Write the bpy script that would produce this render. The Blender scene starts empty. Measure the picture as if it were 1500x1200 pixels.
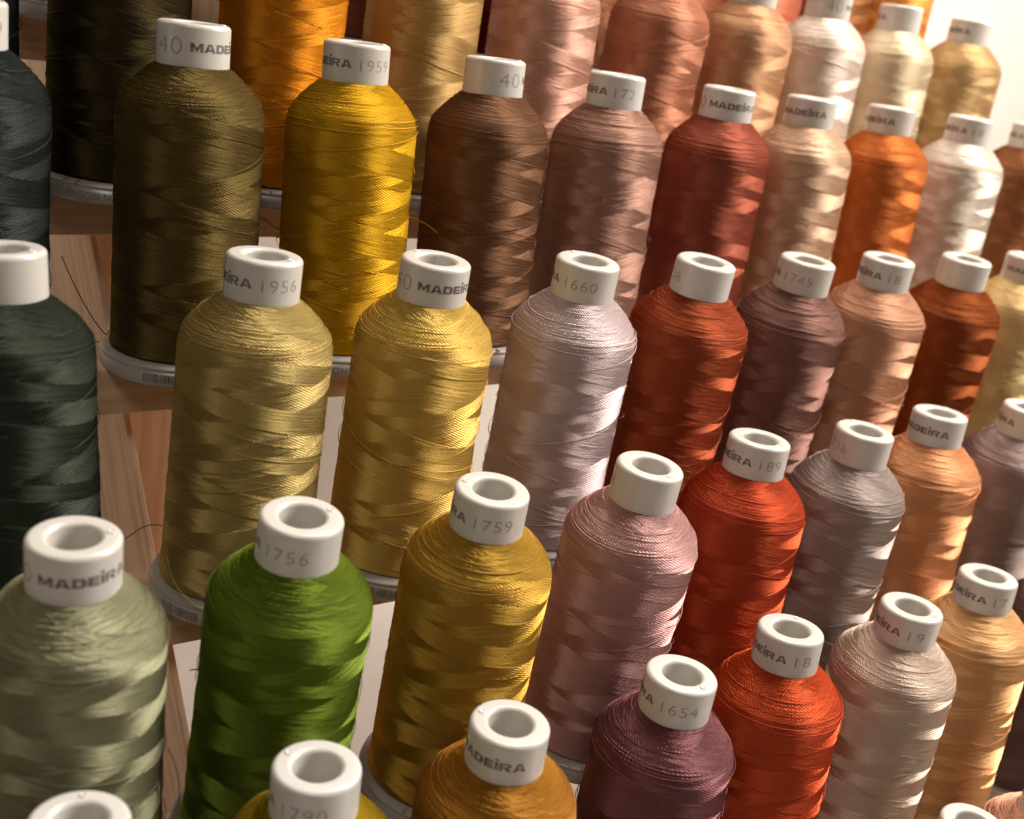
import bpy, bmesh, math, random
import numpy as np
from mathutils import Vector, Matrix

MM = 0.001
scene = bpy.context.scene
COL = scene.collection

# ---------------------------------------------------------------- camera
cam_data = bpy.data.cameras.new('camera')
cam = bpy.data.objects.new('camera', cam_data)
COL.objects.link(cam)
CAM = Vector((-88.687, -381.592, 243.813))
RT = Vector((0.81369291, -0.5600091, 0.15586424))
UP = Vector((0.07637906, 0.368808, 0.92636218))
FW = Vector((0.57625523, 0.74186958, -0.34286943))
m = Matrix((RT, UP, -FW)).transposed().to_4x4()
m.translation = CAM * MM
cam.matrix_world = m
cam_data.sensor_width = 36
cam_data.lens = 1682.879 / 1500 * 36
cam_data.clip_start = 0.01
cam_data.clip_end = 50
cam_data.dof.use_dof = True
cam_data.dof.focus_distance = 0.475
cam_data.dof.aperture_fstop = 9.5
scene.camera = cam

# ---------------------------------------------------------------- light
world = bpy.data.worlds.new('World')
scene.world = world
world.use_nodes = True
bg = world.node_tree.nodes['Background']
bg.inputs['Color'].default_value = (1.0, 0.80, 0.64, 1)
bg.inputs['Strength'].default_value = 0.06
scene.view_settings.view_transform = 'Standard'
scene.view_settings.look = 'None'
scene.view_settings.exposure = 0.0
scene.view_settings.gamma = 1.0


def area(name, loc, aim, w, h, power, color):
    d = bpy.data.lights.new(name, 'AREA')
    d.shape = 'RECTANGLE'
    d.size, d.size_y = w * MM, h * MM
    d.energy = power
    d.color = color
    o = bpy.data.objects.new(name, d)
    COL.objects.link(o)
    o.location = Vector(loc) * MM
    o.rotation_euler = (Vector(aim) - Vector(loc)).to_track_quat('-Z', 'Y').to_euler()
    return o


area('window_light', (1230, -330, 840), (220, 0, 10), 620, 560, 31.0, (1.0, 0.94, 0.87))
area('ceiling_light', (600, 180, 1150), (180, 0, 0), 400, 400, 12.5, (1.0, 0.92, 0.84))
area('room_light', (-420, -620, 1150), (200, 0, 0), 420, 420, 3.4, (1.0, 0.90, 0.80))


# ---------------------------------------------------------------- helpers
def lin(c):
    return tuple(((v / 255) / 12.92 if v / 255 <= 0.04045 else ((v / 255 + 0.055) / 1.055) ** 2.4) for v in c)


def new_mat(name):
    mt = bpy.data.materials.new(name)
    mt.use_nodes = True
    nt = mt.node_tree
    nt.nodes.clear()
    return mt, nt, nt.nodes.new('ShaderNodeOutputMaterial')


def nd(nt, kind, **kw):
    n = nt.nodes.new(kind)
    for k, v in kw.items():
        if k in ('operation', 'blend_type', 'data_type', 'noise_dimensions', 'attribute_name', 'vector_type',
                 'convert_from', 'convert_to', 'wave_type', 'bands_direction', 'attribute_type', 'use_clamp'):
            setattr(n, k, v)
        else:
            key = int(k[1:]) if k[0] == 'i' and k[1:].isdigit() else k.replace('_', ' ')
            s = n.inputs[key]
            if hasattr(v, 'is_linked') or isinstance(v, bpy.types.NodeSocket):
                nt.links.new(v, s)
            else:
                s.default_value = v
    return n


def mth(nt, op, a, b=None, c=None):
    kw = {'i0': a}
    if b is not None:
        kw['i1'] = b
    if c is not None:
        kw['i2'] = c
    return nd(nt, 'ShaderNodeMath', operation=op, **kw).outputs[0]


# thread: fine parallel fibres, shiny across the fibre
LEAD = 36.0


def thread_material():
    mt, nt, out = new_mat('polyester_thread')
    tc = nd(nt, 'ShaderNodeTexCoord').outputs['Object']
    sx = nd(nt, 'ShaderNodeSeparateXYZ', i0=tc)
    X, Y, Z = sx.outputs
    th = mth(nt, 'ARCTAN2', X, mth(nt, 'MULTIPLY', Y, -1.0))
    sign = nd(nt, 'ShaderNodeAttribute', attribute_name='wind').outputs['Fac']
    alpha = nd(nt, 'ShaderNodeAttribute', attribute_name='slant').outputs['Fac']
    zmm = mth(nt, 'MULTIPLY', Z, 1000.0)
    ph = mth(nt, 'SUBTRACT', zmm, mth(nt, 'MULTIPLY', sign, mth(nt, 'MULTIPLY', th, LEAD / (2 * math.pi))))
    # along-fibre coordinate in mm
    s = mth(nt, 'MULTIPLY', th, 28.0)
    fine = nd(nt, 'ShaderNodeTexNoise', noise_dimensions='2D', Scale=1.0, Detail=2.0, Roughness=0.6,
              Vector=nd(nt, 'ShaderNodeCombineXYZ', i0=mth(nt, 'MULTIPLY', s, 1.7), i1=mth(nt, 'MULTIPLY', ph, 3.2)).outputs[0])
    strand = nd(nt, 'ShaderNodeTexNoise', noise_dimensions='2D', Scale=1.0, Detail=1.0, Roughness=0.5,
                Vector=nd(nt, 'ShaderNodeCombineXYZ', i0=mth(nt, 'MULTIPLY', s, 0.05), i1=mth(nt, 'MULTIPLY', ph, 1.3)).outputs[0])
    # two-ply twist: small diagonal dashes
    tw = mth(nt, 'SINE', mth(nt, 'ADD', mth(nt, 'MULTIPLY', fine.outputs['Fac'], 4.0), mth(nt, 'ADD', mth(nt, 'MULTIPLY', s, 4.6), mth(nt, 'MULTIPLY', ph, 6.2))))
    hgt = mth(nt, 'ADD', mth(nt, 'MULTIPLY', fine.outputs['Fac'], 1.25),
              mth(nt, 'ADD', mth(nt, 'MULTIPLY', strand.outputs['Fac'], 1.5), mth(nt, 'MULTIPLY', mth(nt, 'MULTIPLY', tw, strand.outputs['Fac']), 0.85)))
    thin = nd(nt, 'ShaderNodeTexNoise', noise_dimensions='2D', Scale=1.0, Detail=0.0,
              Vector=nd(nt, 'ShaderNodeCombineXYZ', i0=mth(nt, 'MULTIPLY', s, 0.07), i1=mth(nt, 'MULTIPLY', ph, 1.9)).outputs[0])
    gap = mth(nt, 'MAXIMUM', mth(nt, 'SUBTRACT', thin.outputs['Fac'], 0.62), 0.0)
    hgt = mth(nt, 'SUBTRACT', hgt, mth(nt, 'MULTIPLY', gap, 6.0))
    bump = nd(nt, 'ShaderNodeBump', Strength=0.55, Distance=0.00035, Height=hgt)
    # fibre tangent: meridian turned by the winding slant
    ct = mth(nt, 'COSINE', th)
    st = mth(nt, 'SINE', th)
    sa = mth(nt, 'MULTIPLY', mth(nt, 'SINE', alpha), -1.0)
    tl = nd(nt, 'ShaderNodeCombineXYZ', i0=mth(nt, 'MULTIPLY', ct, sa), i1=mth(nt, 'MULTIPLY', st, sa),
            i2=mth(nt, 'COSINE', alpha)).outputs[0]
    tw_ = nd(nt, 'ShaderNodeVectorTransform', vector_type='VECTOR', convert_from='OBJECT', convert_to='WORLD', i0=tl).outputs[0]
    oc = nd(nt, 'ShaderNodeObjectInfo').outputs['Color']
    vary = nd(nt, 'ShaderNodeMix', data_type='RGBA', blend_type='MULTIPLY')
    vary.inputs['Factor'].default_value = 1.0
    nt.links.new(oc, vary.inputs['A'])
    cr = nd(nt, 'ShaderNodeMapRange', Value=fine.outputs['Fac'])  # fine noise puts light variation within the fibres into the colour; dye is even
    cr.inputs['From Min'].default_value = 0.25
    cr.inputs['From Max'].default_value = 0.75
    cr.inputs['To Min'].default_value = 0.72
    cr.inputs['To Max'].default_value = 1.22
    cc = nd(nt, 'ShaderNodeCombineColor', i0=cr.outputs[0], i1=cr.outputs[0], i2=cr.outputs[0])
    nt.links.new(cc.outputs[0], vary.inputs['B'])
    base = vary.outputs['Result']
    body = nd(nt, 'ShaderNodeVectorMath', operation='SCALE', i0=base)
    body.inputs['Scale'].default_value = 0.82
    diff = nd(nt, 'ShaderNodeBsdfDiffuse', Roughness=0.5, Normal=bump.outputs[0], Color=body.outputs[0])
    # sheen keeps the dye's hue but paler
    pale = nd(nt, 'ShaderNodeGamma', Color=base, Gamma=0.78)
    gl = nd(nt, 'ShaderNodeBsdfAnisotropic', Color=pale.outputs[0], Roughness=0.485, Anisotropy=-0.0,
            Normal=bump.outputs[0], Tangent=tw_)
    gl.inputs['Anisotropy'].default_value = ANISO
    mix = nd(nt, 'ShaderNodeMixShader', i0=0.67, i1=diff.outputs[0], i2=gl.outputs[0])
    nt.links.new(mix.outputs[0], out.inputs[0])
    return mt


ANISO = -0.76


def plastic_material(name='white_plastic', base=(0.60, 0.575, 0.535, 1)):
    mt, nt, out = new_mat(name)
    tc = nd(nt, 'ShaderNodeTexCoord').outputs['Object']
    n = nd(nt, 'ShaderNodeTexNoise', Scale=90.0, Detail=3.0, Vector=tc)
    r = nd(nt, 'ShaderNodeMapRange', Value=n.outputs['Fac'])
    r.inputs['To Min'].default_value = 0.24
    r.inputs['To Max'].default_value = 0.36
    n2 = nd(nt, 'ShaderNodeTexNoise', Scale=1500.0, Detail=1.0, Vector=tc)
    b = nd(nt, 'ShaderNodeBump', Strength=0.06, Distance=0.0002, Height=n2.outputs['Fac'])
    n3 = nd(nt, 'ShaderNodeTexNoise', Scale=260.0, Detail=6.0, Roughness=0.7, Vector=tc)
    sm = nd(nt, 'ShaderNodeMapRange', Value=n3.outputs['Fac'])
    sm.inputs['From Min'].default_value = 0.55
    sm.inputs['From Max'].default_value = 0.85
    rd = mth(nt, 'MULTIPLY', nd(nt, 'ShaderNodeObjectInfo').outputs['Random'], 0.45)
    tone = nd(nt, 'ShaderNodeMix', data_type='RGBA')
    nt.links.new(mth(nt, 'ADD', rd, mth(nt, 'MULTIPLY', sm.outputs[0], 0.5), None), tone.inputs['Factor'])
    tone.inputs['A'].default_value = base
    tone.inputs['B'].default_value = (base[0] * 0.88, base[1] * 0.82, base[2] * 0.72, 1)
    p = nd(nt, 'ShaderNodeBsdfPrincipled', Base_Color=tone.outputs['Result'], Roughness=r.outputs[0], Normal=b.outputs[0])
    p.inputs['Coat Weight'].default_value = 0.25
    p.inputs['Coat Roughness'].default_value = 0.18
    p.inputs['Subsurface Weight'].default_value = 0.25
    p.inputs['Subsurface Radius'].default_value = (0.004, 0.003, 0.0022)
    p.inputs['Subsurface Scale'].default_value = 0.6
    nt.links.new(p.outputs[0], out.inputs[0])
    return mt


def print_material(name, c, wear):
    mt, nt, out = new_mat(name)
    tc = nd(nt, 'ShaderNodeTexCoord').outputs['Object']
    n = nd(nt, 'ShaderNodeTexNoise', Scale=700.0, Detail=3.0, Vector=tc)
    mx = nd(nt, 'ShaderNodeMix', data_type='RGBA')
    mr = nd(nt, 'ShaderNodeMapRange', Value=n.outputs['Fac'])
    mr.inputs['From Min'].default_value = 0.35
    mr.inputs['From Max'].default_value = 0.7
    mr.inputs['To Max'].default_value = wear
    nt.links.new(mr.outputs[0], mx.inputs['Factor'])
    mx.inputs['A'].default_value = (*lin(c), 1)
    mx.inputs['B'].default_value = (0.60, 0.58, 0.55, 1)
    p = nd(nt, 'ShaderNodeBsdfPrincipled', Base_Color=mx.outputs['Result'], Roughness=0.55)
    nt.links.new(p.outputs[0], out.inputs[0])
    return mt


def wood_material(name, axis):
    """pine; axis = index of the grain direction"""
    mt, nt, out = new_mat(name)
    tc = nd(nt, 'ShaderNodeTexCoord').outputs['Object']
    sc = [55.0, 55.0, 55.0]
    sc[axis] = 3.0
    mp = nd(nt, 'ShaderNodeMapping', Vector=tc, Scale=sc)
    warp = nd(nt, 'ShaderNodeTexNoise', Scale=1.0, Detail=2.0, Vector=mp.outputs[0])
    rings = mth(nt, 'SINE', mth(nt, 'MULTIPLY', warp.outputs['Fac'], 38.0))
    sc2 = [900.0, 900.0, 900.0]
    sc2[axis] = 22.0
    mp2 = nd(nt, 'ShaderNodeMapping', Vector=tc, Scale=sc2)
    pore = nd(nt, 'ShaderNodeTexNoise', Scale=1.0, Detail=3.0, Vector=mp2.outputs[0])
    f = mth(nt, 'ADD', mth(nt, 'MULTIPLY', rings, 0.30), mth(nt, 'MULTIPLY', pore.outputs['Fac'], 0.9))
    cr = nd(nt, 'ShaderNodeValToRGB', i0=f)
    e = cr.color_ramp.elements
    e[0].position, e[0].color = 0.1, (*lin((240, 208, 176)), 1)
    e[1].position, e[1].color = 0.95, (*lin((220, 176, 138)), 1)
    b = nd(nt, 'ShaderNodeBump', Strength=0.3, Distance=0.0003, Height=pore.outputs['Fac'])
    p = nd(nt, 'ShaderNodeBsdfPrincipled', Base_Color=cr.outputs[0], Roughness=0.55, Normal=b.outputs[0])
    nt.links.new(p.outputs[0], out.inputs[0])
    return mt


def plain_material(name, c, rough=0.8, scale=30.0, bump=0.05):
    mt, nt, out = new_mat(name)
    tc = nd(nt, 'ShaderNodeTexCoord').outputs['Object']
    n = nd(nt, 'ShaderNodeTexNoise', Scale=scale, Detail=5.0, Vector=tc)
    mx = nd(nt, 'ShaderNodeMix', data_type='RGBA')
    nt.links.new(n.outputs['Fac'], mx.inputs['Factor'])
    l = lin(c)
    mx.inputs['A'].default_value = (*[v * 0.96 for v in l], 1)
    mx.inputs['B'].default_value = (*[min(1, v * 1.03) for v in l], 1)
    b = nd(nt, 'ShaderNodeBump', Strength=bump, Distance=0.001, Height=n.outputs['Fac'])
    p = nd(nt, 'ShaderNodeBsdfPrincipled', Base_Color=mx.outputs['Result'], Roughness=rough, Normal=b.outputs[0])
    nt.links.new(p.outputs[0], out.inputs[0])
    return mt


def strand_material():
    mt, nt, out = new_mat('single_strand')
    oc = nd(nt, 'ShaderNodeObjectInfo').outputs['Color']
    p = nd(nt, 'ShaderNodeBsdfPrincipled', Base_Color=oc, Roughness=0.5, Metallic=0.5)
    nt.links.new(p.outputs[0], out.inputs[0])
    return mt


M_THREAD = thread_material()
M_STRAND = strand_material()
M_PLASTIC = plastic_material()
M_FLANGE = plastic_material('greyish_plastic', (0.42, 0.39, 0.37, 1))
M_LOGO = print_material('grey_brown_ink', (88, 76, 70), 0.25)
M_NUM = print_material('pale_grey_ink', (142, 130, 116), 0.35)
M_WOODX = wood_material('pine_grain_along', 0)
M_WOODZ = wood_material('pine_grain_up', 2)
M_WALL = plain_material('white_wall_paint', (206, 200, 190), 0.9, 20.0, 0.05)
M_TABLE = plain_material('white_table_top', (204, 194, 187), 0.6, 20.0, 0.03)


def mesh_obj(name, me, parent=None, mat=None):
    if mat is not None and not me.materials:
        me.materials.append(mat)
    o = bpy.data.objects.new(name, me)
    COL.objects.link(o)
    if parent is not None:
        o.parent = parent
    return o


def np_mesh(name, co, faces, smooth=True):
    me = bpy.data.meshes.new(name)
    co = np.asarray(co, dtype=np.float32)
    faces = np.asarray(faces, dtype=np.int32)
    me.vertices.add(len(co))
    me.vertices.foreach_set('co', co.ravel())
    k = faces.shape[1]
    me.loops.add(faces.size)
    me.loops.foreach_set('vertex_index', faces.ravel())
    me.polygons.add(len(faces))
    me.polygons.foreach_set('loop_start', np.arange(0, faces.size, k, dtype=np.int32))
    me.polygons.foreach_set('loop_total', np.full(len(faces), k, dtype=np.int32))
    me.update(calc_edges=True)
    me.polygons.foreach_set('use_smooth', np.full(len(faces), smooth))
    me.update()
    return me


def lathe(name, prof, n=96):
    """closed-ended lathe from (r, z) mm profile"""
    th = np.linspace(0, 2 * np.pi, n, endpoint=False)
    co = []
    for r, z in prof:
        co.append(np.stack([r * np.cos(th), r * np.sin(th), np.full(n, z)], 1))
    co = np.concatenate(co) * MM
    F = []
    j = np.arange(n)
    j2 = (j + 1) % n
    for i in range(len(prof) - 1):
        F.append(np.stack([i * n + j, i * n + j2, (i + 1) * n + j2, (i + 1) * n + j], 1))
    return np_mesh(name, co, np.concatenate(F))


def arc(cx, cz, r, a0, a1, n=5):
    return [(cx + r * math.cos(math.radians(a0 + (a1 - a0) * k / n)), cz + r * math.sin(math.radians(a0 + (a1 - a0) * k / n)))
            for k in range(n + 1)]


H = 138.33           # full height of a cone
ZN = 122.4           # thread meets the neck

# ---------------------------------------------------------------- wound thread body
PROF = np.array([(31.0, 8.8), (29.2, 9.3), (28.9, 12), (28.7, 20), (28.5, 40), (28.3, 70), (28.3, 95), (28.35, 102.0),
                 (28.1, 105.6), (27.3, 108.6), (25.6, 111.6), (23.0, 114.6), (19.8, 117.8), (16.6, 120.6), (13.9, 122.6), (13.2, 122.7)])
PROF[0, 0] = 24.0


def smooth_profile():
    d = np.r_[0, np.cumsum(np.hypot(*np.diff(PROF, axis=0).T))]
    n = 3000
    t = np.linspace(0, d[-1], n)
    r = np.interp(t, d, PROF[:, 0])
    z = np.interp(t, d, PROF[:, 1])
    k = 61
    w = np.hanning(k)
    w /= w.sum()
    rp = np.convolve(np.pad(r, k // 2, mode='edge'), w, 'valid')
    zp = np.convolve(np.pad(z, k // 2, mode='edge'), w, 'valid')
    return t, rp, zp


def noise1(x, rng, scale):
    n = int(200 / scale) + 8
    v = rng.standard_normal(n)
    p = x / scale
    i = np.floor(p).astype(int)
    f = p - i
    f = f * f * (3 - 2 * f)
    return v[i % n] * (1 - f) + v[(i + 1) % n] * f


def winding(seed):
    rng = np.random.default_rng(seed)
    t, rp, zp = smooth_profile()
    # fine rows on the shoulder, coarser on the body
    zrow = []
    s = 0.0
    while s < t[-1]:
        zrow.append(s)
        zz = np.interp(s, t, zp)
        s += 0.17 if zz > 101 else 0.26
    s = np.array(zrow + [t[-1]])
    r0 = np.interp(s, t, rp)
    z0 = np.interp(s, t, zp)
    n = 220
    th = np.linspace(-np.pi, np.pi, n, endpoint=False)
    TH, Z = np.meshgrid(th, z0)
    S = np.meshgrid(th, s)[1]
    R0 = np.meshgrid(th, r0)[1]
    warp = noise1(Z, rng, 23.0) * 1.6 + noise1(Z, rng, 9.0) * 0.4
    U = Z + warp - LEAD * TH / (2 * np.pi)
    V = Z + warp * 0.6 + 3.0 + LEAD * TH / (2 * np.pi)

    def cells(A):
        w = []
        while sum(w) < LEAD:
            w.append(rng.uniform(5.5, 11))
        w = np.array(w) * LEAD / sum(w)
        edge = np.r_[0, np.cumsum(w)]
        a = np.mod(A, LEAD)
        c = np.searchsorted(edge, a, side='right') - 1
        c = np.clip(c, 0, len(w) - 1)
        turn = np.floor(A / LEAD).astype(int)
        frac = (a - edge[c]) / w[c]
        return c, turn, frac, len(w)

    cu, tu, fu, nu = cells(U)
    cv, tv, fv, nv = cells(V)
    # the two directions take turns being on top
    pu = rng.permutation(np.linspace(0.02, 0.95, nu))[cu]
    pv = rng.permutation(np.linspace(0.05, 0.98, nv))[cv]
    top = pu > pv
    sign = np.where(top, 1.0, -1.0)
    ju = rng.uniform(-1, 1, nu)[cu]
    jv = rng.uniform(-1, 1, nv)[cv]
    body = np.clip((106 - Z) / 5, 0, 1)
    slant = np.radians(np.where(top, 15 + 4.5 * ju, -15 + 4.5 * jv)) * (0.15 + 0.85 * body)
    # relief: each pass sits a thread or so above the one it crosses, with raised first threads
    pr = np.where(top, pu, pv)
    fr = np.where(top, fu, fv)
    relief = 0.20 * pr + 0.11 * np.exp(-(fr / 0.05) ** 2) - 0.09 * np.exp(-((1 - fr) / 0.05) ** 2)
    relief += 0.022 * np.where(top, noise1(U, rng, 0.8), noise1(V, rng, 0.8))
    relief += 0.08 * noise1(Z, rng, 9.0)
    # single threads standing proud and gaps between threads
    for A, msk in ((U, top), (V, ~top)):
        g = noise1(A, rng, 0.55)
        part_on = noise1(TH * 20 + 70 + A * 0.8, rng, 9.0)
        relief += np.where(msk & (part_on > -0.2), -0.26 * np.clip(g - 1.35, 0, 1), 0)
        g = noise1(A, rng, 0.6)
        relief += np.where(part_on < 0.4, 0.24 * np.clip(g - 1.7, 0, 0.8), 0)
    # shoulder: threads turn round and lie in rings
    sh = np.clip((Z - 101) / 6, 0, 1) * np.clip((122.4 - Z) / 0.8, 0, 1)
    wob = 0.55 * np.sin(TH + rng.uniform(0, 6)) + 0.35 * np.sin(2 * TH + rng.uniform(0, 6)) + 0.18 * np.sin(5 * TH + rng.uniform(0, 6))
    wob2 = 0.8 * np.sin(TH + rng.uniform(0, 6)) + 0.3 * np.sin(3 * TH + rng.uniform(0, 6))
    ringA = noise1(S + wob, rng, 0.42)
    ringB = noise1(S + wob2, rng, 0.62)
    ring = np.maximum(ringA, ringB + 0.1)
    relief = relief * (1 - 0.6 * sh) + sh * 0.115 * ring
    # outward direction of the profile
    dr = np.gradient(r0, s)
    dz = np.gradient(z0, s)
    nl = np.hypot(dr, dz) + 1e-9
    NR = np.meshgrid(th, dz / nl)[1]
    NZ = np.meshgrid(th, -dr / nl)[1]
    Rr = R0 + relief * NR
    Zz = Z + relief * NZ
    # seam at the back: theta measured from -Y
    X = Rr * np.sin(TH)
    Y = -Rr * np.cos(TH)
    co = np.stack([X, Y, Zz], -1).reshape(-1, 3) * MM
    rows = len(s)
    j = np.arange(n)
    j2 = (j + 1) % n
    i = np.arange(rows - 1)[:, None]
    F = np.stack([i * n + j, i * n + j2, (i + 1) * n + j2, (i + 1) * n + j], -1).reshape(-1, 4)
    me = np_mesh('thread_winding', co, F)
    for nm, arr in (('wind', sign), ('slant', slant)):
        at = me.attributes.new(nm, 'FLOAT', 'POINT')
        at.data.foreach_set('value', arr.astype(np.float32).ravel())
    me.materials.append(M_THREAD)
    return me


def tube(paths, rad, sides=5):
    co, F = [], []
    b = 0
    for p in paths:
        p = np.asarray(p, float)
        d = np.gradient(p, axis=0)
        d /= np.linalg.norm(d, axis=1)[:, None] + 1e-9
        ref = np.array([0.0, 0.0, 1.0])
        a = np.cross(d, ref)
        a /= np.linalg.norm(a, axis=1)[:, None] + 1e-9
        c = np.cross(d, a)
        for k in range(sides):
            q = 2 * math.pi * k / sides
            co.append(p + rad * (a * math.cos(q) + c * math.sin(q)))
        n = len(p)
        for k in range(sides):
            k2 = (k + 1) % sides
            i = np.arange(n - 1)
            F.append(np.stack([b + k * n + i, b + k * n + i + 1, b + k2 * n + i + 1, b + k2 * n + i], 1))
        b += sides * n
    return np.concatenate(co) * MM, np.concatenate(F)


def crossing(seed):
    """single threads lying across the wound body, some hanging slightly off it"""
    rng = np.random.default_rng(seed)
    t, rp, zp = smooth_profile()
    paths = []
    for k in range(9):
        a0 = rng.uniform(-3.0, 3.0)
        span = rng.uniform(1.6, 5.0)
        z = rng.uniform(14, 92)
        sl = rng.choice([-1, 1]) * LEAD / (2 * math.pi) * rng.uniform(0.7, 1.5)
        a = np.linspace(a0, a0 + span, int(span * 26))
        zz = z + sl * (a - a0)
        zz = np.clip(zz, 11, 104)
        lift = 0.20 + (rng.uniform(0.1, 0.9) if k % 4 == 0 else 0) * np.sin((a - a0) / span * math.pi) ** 2
        r = 28.55 + (60 - zz).clip(-60, 60) * 0.006 + 0.02 + lift
        paths.append(np.stack([r * np.sin(a), -r * np.cos(a), zz], 1))
    for k in range(5):   # over the shoulder
        a0 = rng.uniform(-3.0, 3.0)
        span = rng.uniform(1.5, 3.6)
        a = np.linspace(a0, a0 + span, int(span * 26))
        s0 = np.interp(rng.uniform(104, 118), zp, t)
        ss = s0 + rng.uniform(-1.4, 1.4) * (a - a0)
        r = np.interp(ss, t, rp) + 0.30
        zz = np.interp(ss, t, zp) + 0.16
        paths.append(np.stack([r * np.sin(a), -r * np.cos(a), zz], 1))
    co, F = tube(paths, 0.15, 4)
    hairs = []
    for k in range(22):   # short stray fibres
        a0 = rng.uniform(-3.1, 3.1)
        z = rng.uniform(15, 104)
        q = np.linspace(0, 1, 8)
        a = a0 + q * rng.uniform(0.05, 0.22) * rng.choice([-1, 1])
        r = 28.6 + np.sin(q * rng.uniform(1.5, 3.0)) * rng.uniform(0.5, 1.9)
        hairs.append(np.stack([r * np.sin(a), -r * np.cos(a), z + q * rng.uniform(-3, 3)], 1))
    co2, F2 = tube(hairs, 0.05, 3)
    F = np.concatenate([F, F2 + len(co)])
    co = np.concatenate([co, co2])
    me = np_mesh('crossing_threads', co, F)
    me.materials.append(M_STRAND)
    return me


NVAR = 8
WIND = [winding(100 + k) for k in range(NVAR)]
CROSS = [crossing(300 + k) for k in range(NVAR)]

# ---------------------------------------------------------------- plastic core and flange
neck_prof = [(13.9, 118.0), (14.05, 121.0), (14.0, 124.0)] + [(14.0, H - 1.9)] + arc(12.2, H - 1.8, 1.8, 0, 90, 8) + \
            [(9.3, H)] + arc(9.3, H - 1.7, 1.7, 90, 180, 8) + [(7.6, H - 8), (7.5, H - 30), (7.4, H - 60), (7.3, 20), (7.3, 3), (0.05, 3)]
NECK = lathe('core_neck', neck_prof)
NECK.materials.append(M_PLASTIC)
fl_prof = [(7.6, 0.2), (31.6, 0.0)] + arc(32.1, 0.8, 0.8, -90, 0, 3) + [(32.9, 1.2), (32.9, 5.7), (32.45, 5.9), (32.45, 6.3)] + \
          arc(31.7, 6.9, 0.85, -20, 80, 4) + [(29.5, 8.3), (26, 9.0), (13, 9.4)]
FLANGE = lathe('base_flange', fl_prof)
FLANGE.materials.append(M_FLANGE)
# the small moulding mark on the rim: a shallow pip with a ring round it
pip = [(0.05, 0.12), (0.5, 0.1), (0.75, 0.16), (0.95, 0.34), (1.15, 0.34), (1.35, 0.02), (1.4, -0.2)]
PIP = lathe('moulding_mark', pip, 20)
PIP.materials.append(M_PLASTIC)
# two short ribs on the flange top
bmr = bmesh.new()
for dx in (0.0, 6.0):
    g = bmesh.ops.create_cube(bmr, size=1.0)
    bmesh.ops.scale(bmr, vec=(0.0007, 0.0035, 0.0009), verts=g['verts'])
    bmesh.ops.translate(bmr, vec=(dx * MM, -0.0308, 0.0082), verts=g['verts'])
RIB = bpy.data.meshes.new('flange_rib')
bmr.to_mesh(RIB)
bmr.free()
RIB.materials.append(M_FLANGE)

BMAT = [M_LOGO, M_NUM]


def lettering(text, radius, width_deg, cap, zc, start_deg, bold, mat, spacing=1.0, name='printed_lettering'):
    """flat glyphs bent on to a cylinder; start_deg measured rightwards from -Y"""
    cu = bpy.data.curves.new('glyphs', 'FONT')
    cu.body = text
    cu.size = 1.0
    cu.offset = bold
    cu.space_character = spacing
    cu.resolution_u = 3
    ob = bpy.data.objects.new('glyphs', cu)
    COL.objects.link(ob)
    dg = bpy.context.evaluated_depsgraph_get()
    me = bpy.data.meshes.new_from_object(ob.evaluated_get(dg))
    bpy.data.objects.remove(ob)
    bpy.data.curves.remove(cu)
    bm = bmesh.new()
    bm.from_mesh(me)
    xs = [v.co.x for v in bm.verts]
    x0, x1 = min(xs), max(xs)
    w = math.radians(width_deg) * radius
    capn = 0.70 + 2 * bold
    for v in bm.verts:
        v.co.x = (v.co.x - x0) / (x1 - x0) * w
        v.co.y = (v.co.y + bold) / capn * cap
        v.co.z = 0
    k = 1
    step = 0.7
    while k * step < w:
        bmesh.ops.bisect_plane(bm, geom=bm.verts[:] + bm.edges[:] + bm.faces[:], plane_co=(k * step, 0, 0), plane_no=(1, 0, 0))
        k += 1
    a0 = math.radians(start_deg)
    rr = radius + 0.05
    for v in bm.verts:
        a = a0 + v.co.x / radius
        v.co = Vector((rr * math.sin(a), -rr * math.cos(a), zc - cap / 2 + v.co.y)) * MM
    bm.to_mesh(me)
    bm.free()
    me.name = name
    me.materials.clear()
    me.materials.append(mat)
    for p in me.polygons:
        p.use_smooth = False
    return me


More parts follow.
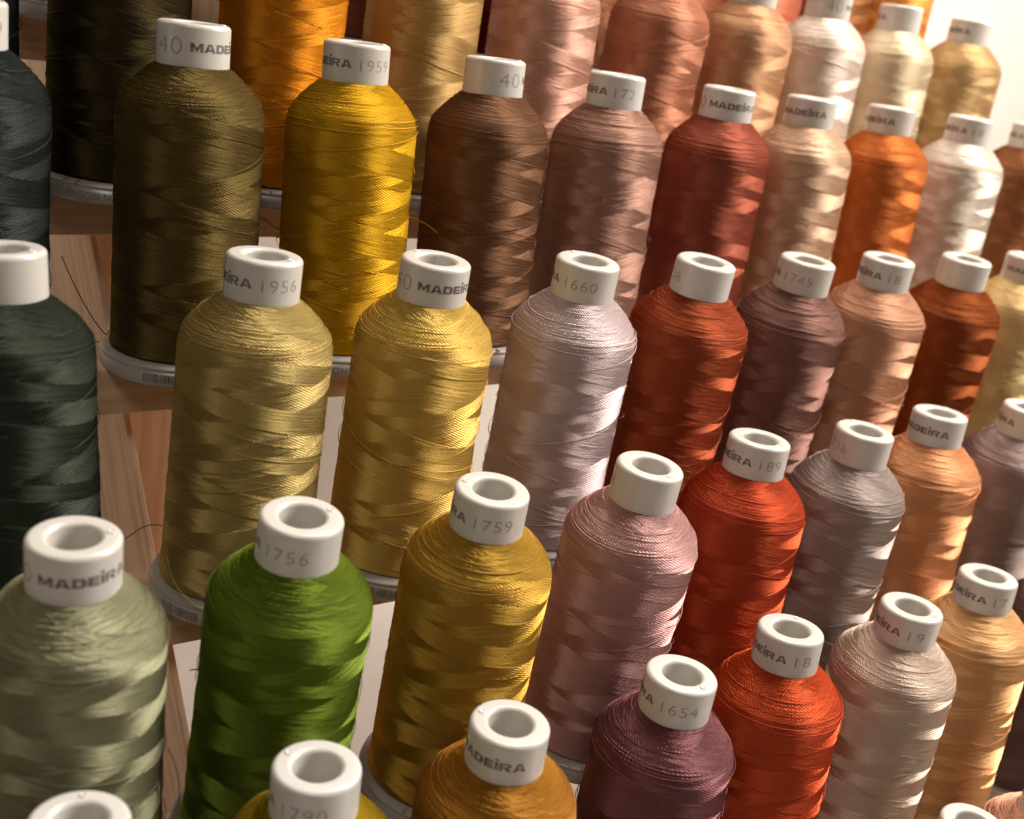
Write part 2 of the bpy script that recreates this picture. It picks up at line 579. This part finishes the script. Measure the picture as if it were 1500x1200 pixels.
ZT = 130.0
GLYPHS = {
    'M': (1.5, [[(0, 0), (.38, 0), (.38, 1), (0, 1)], [(1.12, 0), (1.5, 0), (1.5, 1), (1.12, 1)],
                [(.38, .55), (.75, .02), (.75, .48), (.38, 1)], [(.75, .02), (1.12, .55), (1.12, 1), (.75, .48)]]),
    'A': (1.4, [[(0, 0), (.36, 0), (.66, .75), (.66, 1), (.46, 1)], [(1.04, 0), (1.4, 0), (.94, 1), (.74, 1), (.74, .75)],
                [(.66, .75), (.74, .75), (.74, 1), (.66, 1)], [(.432, .18), (.968, .18), (.88, .4), (.52, .4)]]),
    'D': (1.25, [[(0, 0), (.36, 0), (.36, 1), (0, 1)],
                 [(.36, 0), (.95, 0), (1.25, .22), (1.25, .78), (.95, 1), (.36, 1), (.36, .74), (.8, .74), (.9, .66), (.9, .34), (.8, .26), (.36, .26)]]),
    'E': (1.1, [[(0, 0), (.36, 0), (.36, 1), (0, 1)], [(.36, 0), (1.1, 0), (1.1, .25), (.36, .25)],
                [(.36, .385), (1.0, .385), (1.0, .615), (.36, .615)], [(.36, .75), (1.1, .75), (1.1, 1), (.36, 1)]]),
    'i': (.36, [[(0, 0), (.36, 0), (.36, .95), (0, .95)], [(0, 1.1), (.36, 1.1), (.36, 1.38), (0, 1.38)]]),
    'R': (1.36, [[(0, 0), (.34, 0), (.34, 1), (0, 1)], [(.34, .78), (1.0, .78), (1.2, .88), (1.05, 1), (.34, 1)],
                 [(.9, .78), (.9, .58), (1.05, .42), (1.25, .56), (1.25, .82), (1.2, .88), (1.0, .78)], [(.34, .36), (.95, .36), (1.05, .42), (.9, .58), (.34, .58)],
                 [(.56, .36), (.94, 0), (1.36, 0), (.95, .36)]]),
}


def logo_mesh(text, cap, start_deg, name):
    bm = bmesh.new()
    x = 0.0
    for ch in text:
        w, polys = GLYPHS[ch]
        for p in polys:
            vs = [bm.verts.new(((x + a) * cap, b * cap, 0)) for a, b in p]
            bm.faces.new(vs)
        x += w + 0.12
    bmesh.ops.triangulate(bm, faces=bm.faces[:])
    k = 1
    while k * 0.7 < x * cap:
        bmesh.ops.bisect_plane(bm, geom=bm.verts[:] + bm.edges[:] + bm.faces[:], plane_co=(k * 0.7, 0, 0), plane_no=(1, 0, 0))
        k += 1
    for v in bm.verts:
        a = math.radians(start_deg) + v.co.x / 14.0
        v.co = Vector((14.05 * math.sin(a), -14.05 * math.cos(a), ZT - cap / 2 + v.co.y)) * MM
    bm.normal_update()
    me = bpy.data.meshes.new(name)
    bm.to_mesh(me)
    bm.free()
    me.materials.append(M_LOGO)
    return me


LOGO = logo_mesh('MADEiRA', 3.25, 60, 'printed_name')
FORTY = lettering('40', 14.0, 45, 6.2, ZT, 3, -0.014, M_NUM, 1.05, 'printed_weight')
_num = {}


def number_mesh(s):
    if s not in _num:
        _num[s] = lettering(s, 14.0, 60 * len(s) / 4, 4.6, ZT, 195, -0.009, M_NUM, 1.1, 'printed_number')
    return _num[s]


BASE_TEXT = lettering('POLYNEON No. 40', 32.9, 62, 3.1, 3.3, 0, 0.012, M_NUM, 1.1, 'flange_lettering')


def barcode_mesh():
    rng = random.Random(5)
    co, F = [], []
    a = 0.0
    r = 32.96
    while a < 30:
        w = rng.choice([0.35, 0.35, 0.7, 1.0])
        b = len(co)
        for q in (a, a + w):
            t = math.radians(q)
            co += [(r * math.sin(t) * MM, -r * math.cos(t) * MM, 1.6 * MM), (r * math.sin(t) * MM, -r * math.cos(t) * MM, 5.2 * MM)]
        F.append((b, b + 2, b + 3, b + 1))
        a += w + rng.choice([0.4, 0.7, 1.0])
    me = np_mesh('flange_barcode', co, F, False)
    me.materials.append(M_LOGO)
    return me


BARCODE = barcode_mesh()

# ---------------------------------------------------------------- the cones
POS = {
(0,5): (345.7,-193.5,-198.4,-0.2,0.8),
(0,6): (418.9,-193.5,-198.4,0.0,0.0),
(1,0): (-11.8,-127.1,-129.5,0.2,3.9),
(1,1): (60.3,-127.1,-129.5,-0.5,1.9),
(1,2): (130.5,-127.1,-129.5,-0.4,-0.1),
(1,3): (207.6,-127.1,-129.5,1.0,-0.2),
(1,4): (280.4,-127.1,-129.5,-0.0,3.0),
(1,5): (354.4,-127.1,-129.5,0.2,0.1),
(1,6): (425.1,-127.1,-129.5,-0.2,2.6),
(1,7): (498.3,-127.1,-129.5,0.0,0.0),
(2,0): (2.8,-66.4,-67.5,-1.3,-0.7),
(2,1): (70.6,-66.4,-67.5,-0.1,-3.7),
(2,2): (148.8,-66.4,-67.5,-0.9,-3.7),
(2,3): (223.2,-66.4,-67.5,0.9,-3.3),
(2,4): (297.9,-66.4,-67.5,1.5,1.2),
(2,5): (368.2,-66.4,-67.5,0.6,-1.1),
(2,6): (440.3,-66.4,-67.5,0.3,2.1),
(2,7): (513.6,-66.4,-67.5,0.2,-0.9),
(2,8): (586.3,-66.4,-67.5,0.0,0.0),
(3,0): (0.9,-0.1,-0.1,-2.3,3.3),
(3,1): (81.9,-0.1,-0.1,0.9,0.5),
(3,2): (153.7,-0.1,-0.1,-0.1,-2.4),
(3,3): (231.2,-0.1,-0.1,-0.6,-3.1),
(3,4): (299.3,-0.1,-0.1,-0.0,-3.9),
(3,5): (372.9,-0.1,-0.1,0.1,-3.0),
(3,6): (444.2,-0.1,-0.1,-0.8,-1.8),
(3,7): (515.7,-0.1,-0.1,-1.3,-2.3),
(3,8): (589.8,-0.1,-0.1,-0.4,0.3),
(4,0): (4.4,66.7,72.6,0.0,0.0),
(4,1): (80.2,66.7,72.6,-0.9,1.4),
(4,2): (152.5,66.7,72.6,-1.6,1.4),
(4,3): (223.8,66.7,72.6,-1.3,2.2),
(4,4): (293.4,66.7,72.6,-0.4,1.2),
(4,5): (368.2,66.7,72.6,-0.2,-0.2),
(4,6): (440.6,66.7,72.6,-1.2,1.4),
(4,7): (513.3,66.7,72.6,-0.8,1.8),
(4,8): (588.0,66.7,72.6,-0.1,0.2),
(4,9): (660.6,66.7,72.6,0.0,0.0),
(5,0): (-4.6,129.7,132.1,0.0,0.0),
(5,1): (68.3,129.7,132.1,0.0,0.0),
(5,2): (141.2,129.7,132.1,0.0,0.0),
(5,3): (214.1,129.7,132.1,0.0,0.0),
(5,4): (287.0,129.7,132.1,0.0,0.0),
(5,5): (362.3,129.7,132.1,1.2,-1.1),
(5,6): (433.5,129.7,132.1,0.3,-0.4),
(5,7): (504.6,129.7,132.1,-0.6,0.7),
(5,8): (577.5,129.7,132.1,-0.9,1.2),
(5,9): (650.7,129.7,132.1,0.3,0.2),
(6,1): (70.9,196.0,197.0,0.0,0.0),
(6,2): (143.8,196.0,197.0,0.0,0.0),
(6,3): (216.7,196.0,197.0,0.0,0.0),
(6,4): (289.6,196.0,197.0,0.0,0.0),
(6,5): (362.5,196.0,197.0,0.0,0.0),
(6,6): (435.5,196.0,197.0,0.0,0.0),
(6,7): (508.4,196.0,197.0,0.0,0.0),
(6,8): (581.3,196.0,197.0,0.0,0.0),
(6,9): (654.2,196.0,197.0,0.0,0.0),
}
# (row, column): dye colour (as it looks), angle of the print that faces the lens, number, label
S = {}


def spool(rc, c, A, num, label, dot=40, text=None, tail=None):
    S[rc] = (c, A, num, label, dot, text)


# row 0, lowest in the picture
spool((0, 5), (226, 205, 178), 60, '', 'cream thread cone cut off by the bottom edge, only its white neck rim in view', -50)
spool((0, 6), (214, 150, 118), 200, '', 'salmon peach thread cone whose rounded shoulder shows in the bottom right corner')
# row 1
spool((1, 0), (120, 116, 84), 300, '', 'grey olive thread cone at the bottom left corner, only its white neck rim in view', 175)
spool((1, 1), (150, 118, 22), 235, '1790', 'mustard olive thread cone with 1790 on its neck, at the bottom edge', -120)
spool((1, 2), (166, 106, 34), 147, '', 'amber brown thread cone at the bottom edge, in front of the gold one', -105)
spool((1, 3), (118, 70, 72), 214, '1654', 'dark plum thread cone with 1654 on its neck', 55)
spool((1, 4), (196, 68, 34), 174, '18', 'bright orange red thread cone between the dark plum and the pale beige ones', 175)
spool((1, 5), (216, 188, 166), 186, '19', 'pale beige thread cone right of the bright orange red one near the bottom', 75)
spool((1, 6), (232, 172, 112), 170, '17', 'light apricot thread cone right of the pale beige one near the right edge', -140)
spool((1, 7), (96, 76, 72), 200, '', 'dark taupe thread cone cut by the right edge, beside the light apricot one')
# row 2
spool((2, 0), (146, 143, 108), 103, '', 'sage grey green thread cone in the lower left, below the dark green one', 100)
spool((2, 1), (92, 110, 28), 240, '1756', 'vivid leaf green thread cone with 1756 on its neck', 120)
spool((2, 2), (180, 134, 46), 214, '1759', 'golden ochre thread cone with 1759 on its neck, right of the leaf green one', -100)
spool((2, 3), (198, 146, 140), 320, '1774', 'dusty pink thread cone in front of the rust orange one', 50)
spool((2, 4), (190, 66, 36), 184, '189', 'red orange thread cone with 189 on its neck, right of the dusty pink one', 75)
spool((2, 5), (172, 152, 142), 279, '1736', 'warm grey thread cone with 736 showing on its neck', -140)
spool((2, 6), (232, 154, 102), 150, '', 'peach orange thread cone right of the warm grey one', 170)
spool((2, 7), (166, 140, 132), 200, '', 'mauve grey thread cone at the right edge, right of the peach orange one')
spool((2, 8), (92, 66, 54), 120, '', 'dark brown thread cone mostly hidden at the right edge behind the light apricot one')
# row 3
spool((3, 0), (44, 50, 40), 276, '', 'dark forest green thread cone at the left edge of the middle row', 60)
spool((3, 1), (186, 158, 90), 196, '1956', 'khaki gold thread cone with 1956 on its neck', 60)
spool((3, 2), (224, 180, 84), 84, '', 'butter yellow thread cone between the khaki gold and pale lilac ones', -130)
spool((3, 3), (214, 190, 188), 230, '1660', 'pale lilac thread cone with 1660 on its neck', -140)
spool((3, 4), (162, 68, 38), 301, '1758', 'rust orange thread cone right of the pale lilac one', 100)
spool((3, 5), (134, 92, 80), 235, '1745', 'mauve brown thread cone with 1745 on its neck', 100)
spool((3, 6), (212, 150, 114), 185, '18', 'rosy tan thread cone right of the mauve brown one', 60)
spool((3, 7), (136, 62, 28), 277, '', 'dark rust thread cone right of the rosy tan one', 60)
spool((3, 8), (250, 214, 142), 110, '', 'pale butter yellow thread cone at the right edge of the middle row')
# row 4
spool((4, 0), (38, 41, 38), 198, '1959', 'charcoal green thread cone cut by the left edge near the top, 9 on its neck')
spool((4, 1), (90, 72, 34), 64, '', 'olive green thread cone with 40 on its neck, its barcoded base on the bare wood', 90, 'bar')
spool((4, 2), (206, 150, 24), 187, '1959', 'deep golden yellow thread cone with 1959 on its neck', 90, 'text')
spool((4, 3), (114, 76, 52), 351, '', 'chocolate brown thread cone right of the deep golden yellow one', 90)
spool((4, 4), (174, 126, 106), 196, '172', 'rose brown thread cone with 172 on its neck, right of the chocolate brown one')
spool((4, 5), (156, 74, 54), 100, '', 'brick red thread cone in the upper middle, right of the rose brown one')
spool((4, 6), (222, 178, 142), 138, '', 'light beige thread cone between the brick red and the burnt orange ones')
spool((4, 7), (204, 104, 46), 166, '', 'burnt orange thread cone in the upper right between light beige and ivory ones')
spool((4, 8), (244, 228, 208), 182, '18', 'ivory white thread cone in the upper right, right of the burnt orange one')
spool((4, 9), (142, 84, 50), 200, '', 'chestnut brown thread cone cut by the right edge, beside the ivory white one')
# row 5
spool((5, 0), (22, 24, 26), 100, '', 'near black thread cone in the upper left corner behind the charcoal green one')
spool((5, 1), (52, 42, 22), 100, '', 'very dark olive thread cone top left, behind the olive green one', 0, 'low')
spool((5, 2), (220, 128, 24), 20, '', 'bright marigold orange thread cone cut by the top edge')
spool((5, 3), (196, 152, 88), 10, '', 'sandy gold thread cone cut by the top edge behind the deep golden yellow one')
spool((5, 4), (222, 162, 138), 10, '', 'salmon pink thread cone cut by the top edge, left of the copper one')
spool((5, 5), (196, 124, 92), 10, '', 'copper rose thread cone cut by the top edge behind the rose brown one')
spool((5, 6), (212, 156, 112), 10, '', 'warm tan thread cone at the top edge, left of the blush white one')
spool((5, 7), (246, 224, 206), 10, '', 'blush white thread cone at the top edge behind the light beige one')
spool((5, 8), (234, 212, 172), 217, '', 'pale cream thread cone at the top, second from the end of its row')
spool((5, 9), (202, 160, 106), 178, '', 'camel gold thread cone at the end of its row against the white wall')
# row 6
spool((6, 1), (30, 26, 20), 0, '', 'black brown thread cone in the top row, base just behind the very dark olive one')
spool((6, 2), (64, 58, 26), 0, '', 'dark moss thread cone, its base showing between dark olive and marigold ones')
spool((6, 3), (110, 60, 40), 0, '', 'cocoa brown thread cone in the top row behind the marigold and sandy gold ones')
spool((6, 4), (84, 14, 14), 0, '', 'dark maroon thread cone showing between the sandy gold and salmon pink ones')
spool((6, 5), (150, 90, 60), 0, '', 'hazel brown thread cone in the top row behind the salmon pink one')
spool((6, 6), (170, 100, 70), 0, '', 'cinnamon thread cone in the top row behind the copper rose one')
spool((6, 7), (226, 124, 94), 0, '', 'coral thread cone showing between the warm tan and blush white ones')
spool((6, 8), (142, 84, 44), 0, '', 'nut brown thread cone behind the neck of the pale cream one')
spool((6, 9), (236, 150, 66), 0, '', 'light orange thread cone in the top row above the neck of the pale cream one')

GROUP = 'thread cones standing in rows on the stepped wooden rack'


def part(name, me, parent, rz=0.0, color=None):
    o = mesh_obj(name, me, parent)
    o.rotation_euler = (0, 0, math.radians(rz))
    if color is not None:
        o.color = (*color, 1)
    return o


rnd = random.Random(11)
for idx, (rc, (c, A, num, label, dot, text)) in enumerate(S.items()):
    x, y, z, tx, ty = POS[rc]
    if rc == (4, 0):
        x -= 8.5
    if rc == (5, 0):
        x += 4
    if rc == (0, 6):
        x -= 7
    if rc == (6, 9):
        x -= 9
    if rc == (6, 8):
        x -= 3.5
    if rc[0] == 1:
        y -= 1.5
        z += 0.8
    root = bpy.data.objects.new('thread_cone', None)
    COL.objects.link(root)
    ax = Vector((math.sin(math.radians(tx)), math.sin(math.radians(ty)), 1)).normalized()
    root.rotation_mode = 'QUATERNION'
    root.rotation_quaternion = Vector((0, 0, 1)).rotation_difference(ax)
    tilt = math.acos(ax.z)
    lift = 32.0 * math.sin(tilt) * 0.35
    root.location = Vector((x, y, z + lift)) * MM
    root.empty_display_size = 0.02
    root['label'] = label
    root['category'] = 'thread spool'
    root['group'] = GROUP
    col = lin(c)
    # azimuth towards the camera, measured rightwards (counter-clockwise) from -Y
    d = CAM - Vector((x, y, z))
    face = math.degrees(math.atan2(d.x, -d.y))
    k = idx % NVAR
    rot = face + rnd.uniform(-35, 35)
    wd = part('thread_winding', WIND[k], root, rot, col)
    full = rnd.uniform(0.982, 1.012)
    wd.scale = (full, full, 1)
    cr = part('crossing_threads', CROSS[(idx * 5 + 2) % NVAR], root, face + rnd.uniform(-160, 160),
              tuple(min(1, v * 0.95) for v in col))
    cr['kind'] = 'stuff'
    neck = part('core_neck', NECK, root, 0)
    pm = part('moulding_mark', PIP, neck)
    q = math.radians(face + dot)
    pm.location = Vector((10.7 * math.sin(q), -10.7 * math.cos(q), H)) * MM
    pr = face - A
    part('printed_name', LOGO, neck, pr)
    if A < 270 or A > 340:
        part('printed_weight', FORTY, neck, pr)
    if num:
        part('printed_number', number_mesh(num), neck, pr)
    fl = part('base_flange', FLANGE, root, 0)
    part('flange_rib', RIB, fl, face + (12 if rc == (3, 1) else rnd.uniform(-40, 60)))
    if rc in ((4, 1),):
        part('flange_barcode', BARCODE, fl, face - 26)
    elif rc in ((3, 1),):
        part('flange_barcode', BARCODE, fl, face - 52)
    elif rc == (3, 2):
        part('flange_barcode', BARCODE, fl, face - 18)
    elif text == 'low':
        part('flange_lettering', BASE_TEXT, fl, face - 48)
    elif text == 'text':
        part('flange_lettering', BASE_TEXT, fl, face - 28)
    S[rc] = (root, col)


# ---------------------------------------------------------------- loose ends of thread
def tail(rc, pts, rad=0.2):
    root, col = S[rc]
    P = [Vector(p) for p in pts]
    out = []
    n = len(P)
    for i in range(n - 1):
        p0, p1, p2, p3 = P[max(i - 1, 0)], P[i], P[i + 1], P[min(i + 2, n - 1)]
        for k in range(8):
            t = k / 8
            out.append(0.5 * ((2 * p1) + (p2 - p0) * t + (2 * p0 - 5 * p1 + 4 * p2 - p3) * t * t + (3 * p1 - p0 - 3 * p2 + p3) * t ** 3))
    out.append(P[-1])
    co, F = tube([[list(v) for v in out]], rad, 5)
    me = np_mesh('thread_tail', co, F)
    me.materials.append(M_STRAND)
    o = mesh_obj('thread_tail', me, root)
    bpy.context.view_layer.update()
    o.matrix_parent_inverse = root.matrix_world.inverted()
    o.color = (*col, 1)


def pix(u, v, depth):
    """a point of the rack, from where it was measured; depth in mm along the view axis"""
    return CAM + (FW + RT * (u - 750) / 1682.879 - UP * (v - 600) / 1682.879) * depth


TAILS = [
    ((4, 0), [(90, 375, 452), (110, 420, 452), (135, 465, 455), (154, 489, 462), (160, 484, 464)], 0.22),
    ((3, 0), [(133, 508, 436), (139, 503, 440), (146, 500, 444)], 0.2),
    ((3, 0), [(140, 812, 420), (160, 800, 425), (185, 788, 430), (210, 772, 434), (225, 769, 436), (238, 770, 440)], 0.2),
    ((4, 1), [(376, 316, 478), (388, 322, 482), (400, 331, 488), (412, 338, 494)], 0.22),
    ((4, 2), [(600, 318, 522), (612, 322, 524), (628, 331, 526), (641, 341, 528)], 0.28),
    ((2, 1), [(292, 981, 410), (284, 981, 408), (278, 982, 406)], 0.25),
    ((2, 0), [(246, 1095, 385), (256, 1120, 385), (262, 1150, 387), (262, 1195, 390)], 0.2),
    ((3, 1), [(244, 815, 432), (254, 850, 430), (270, 873, 430), (292, 891, 430)], 0.22),
]
for rc, pts, rad in TAILS:
    tail(rc, [pix(*p) for p in pts], rad)


# ---------------------------------------------------------------- the rack
def beam(name, x0, x1, y0, y1, z0, z1, mat, parent, bev=0.8):
    bm = bmesh.new()
    bmesh.ops.create_cube(bm, size=1.0)
    for v in bm.verts:
        v.co = Vector((v.co.x * (x1 - x0), v.co.y * (y1 - y0), v.co.z * (z1 - z0))) * MM
    bmesh.ops.bevel(bm, geom=bm.edges[:], offset=bev * MM, segments=2, affect='EDGES', profile=0.5)
    me = bpy.data.meshes.new(name)
    bm.to_mesh(me)
    bm.free()
    me.materials.append(mat)
    o = mesh_obj(name, me, parent)
    o.location = Vector(((x0 + x1) / 2, (y0 + y1) / 2, (z0 + z1) / 2)) * MM
    return o


rack = bpy.data.objects.new('thread_rack', None)
COL.objects.link(rack)
rack['label'] = 'stepped pine rack carrying all the thread cones, bare wood showing at the left'
rack['category'] = 'rack'
ROWY = [-193.45, -128.5, -66.43, -0.06, 66.65, 129.65, 196.0]
ROWZ = [-198.44, -128.7, -67.46, -0.06, 72.64, 132.11, 197.0]
for r in range(7):
    x1 = 720 if r >= 5 else 1000
    beam('shelf_batten', -160, x1, ROWY[r] - 3, ROWY[r] + 25, ROWZ[r] - 20, ROWZ[r], M_WOODX, rack)


def stringer(x, thick=3.0):
    sl = 1.129
    a = math.atan(sl)
    L0, L1 = -330, 330
    cy, cz = 40.0, 0.0
    wv = 130.0
    d = Vector((0, math.cos(a), math.sin(a)))
    nrm = Vector((0, math.sin(a), -math.cos(a)))
    o = beam('sloping_stringer', -thick / 2, thick / 2, -wv / 2, wv / 2, L0, L1, M_WOODZ, rack, 0.7)
    o.matrix_world = Matrix.Translation((Vector((x, cy, cz)) + nrm * wv / 2) * MM) @ \
        Matrix((Vector((1, 0, 0)), nrm, d)).transposed().to_4x4()
    return o


for xs in (62, 640):
    stringer(xs)
for xp in (68, 560):
    beam('rear_post', xp, xp + 82, 160, 178, -118, 240, M_WOODZ, rack)


# ---------------------------------------------------------------- setting
def struct_box(name, x0, x1, y0, y1, z0, z1, mat):
    o = beam(name, x0, x1, y0, y1, z0, z1, mat, None, 0.5)
    o['kind'] = 'structure'
    return o


struct_box('wall', -900, 2600, 470, 500, -420, 1500, M_WALL)
struct_box('table_top', -900, 2600, -900, 466, -330, -300, M_TABLE)
scene.render.engine = 'CYCLES'
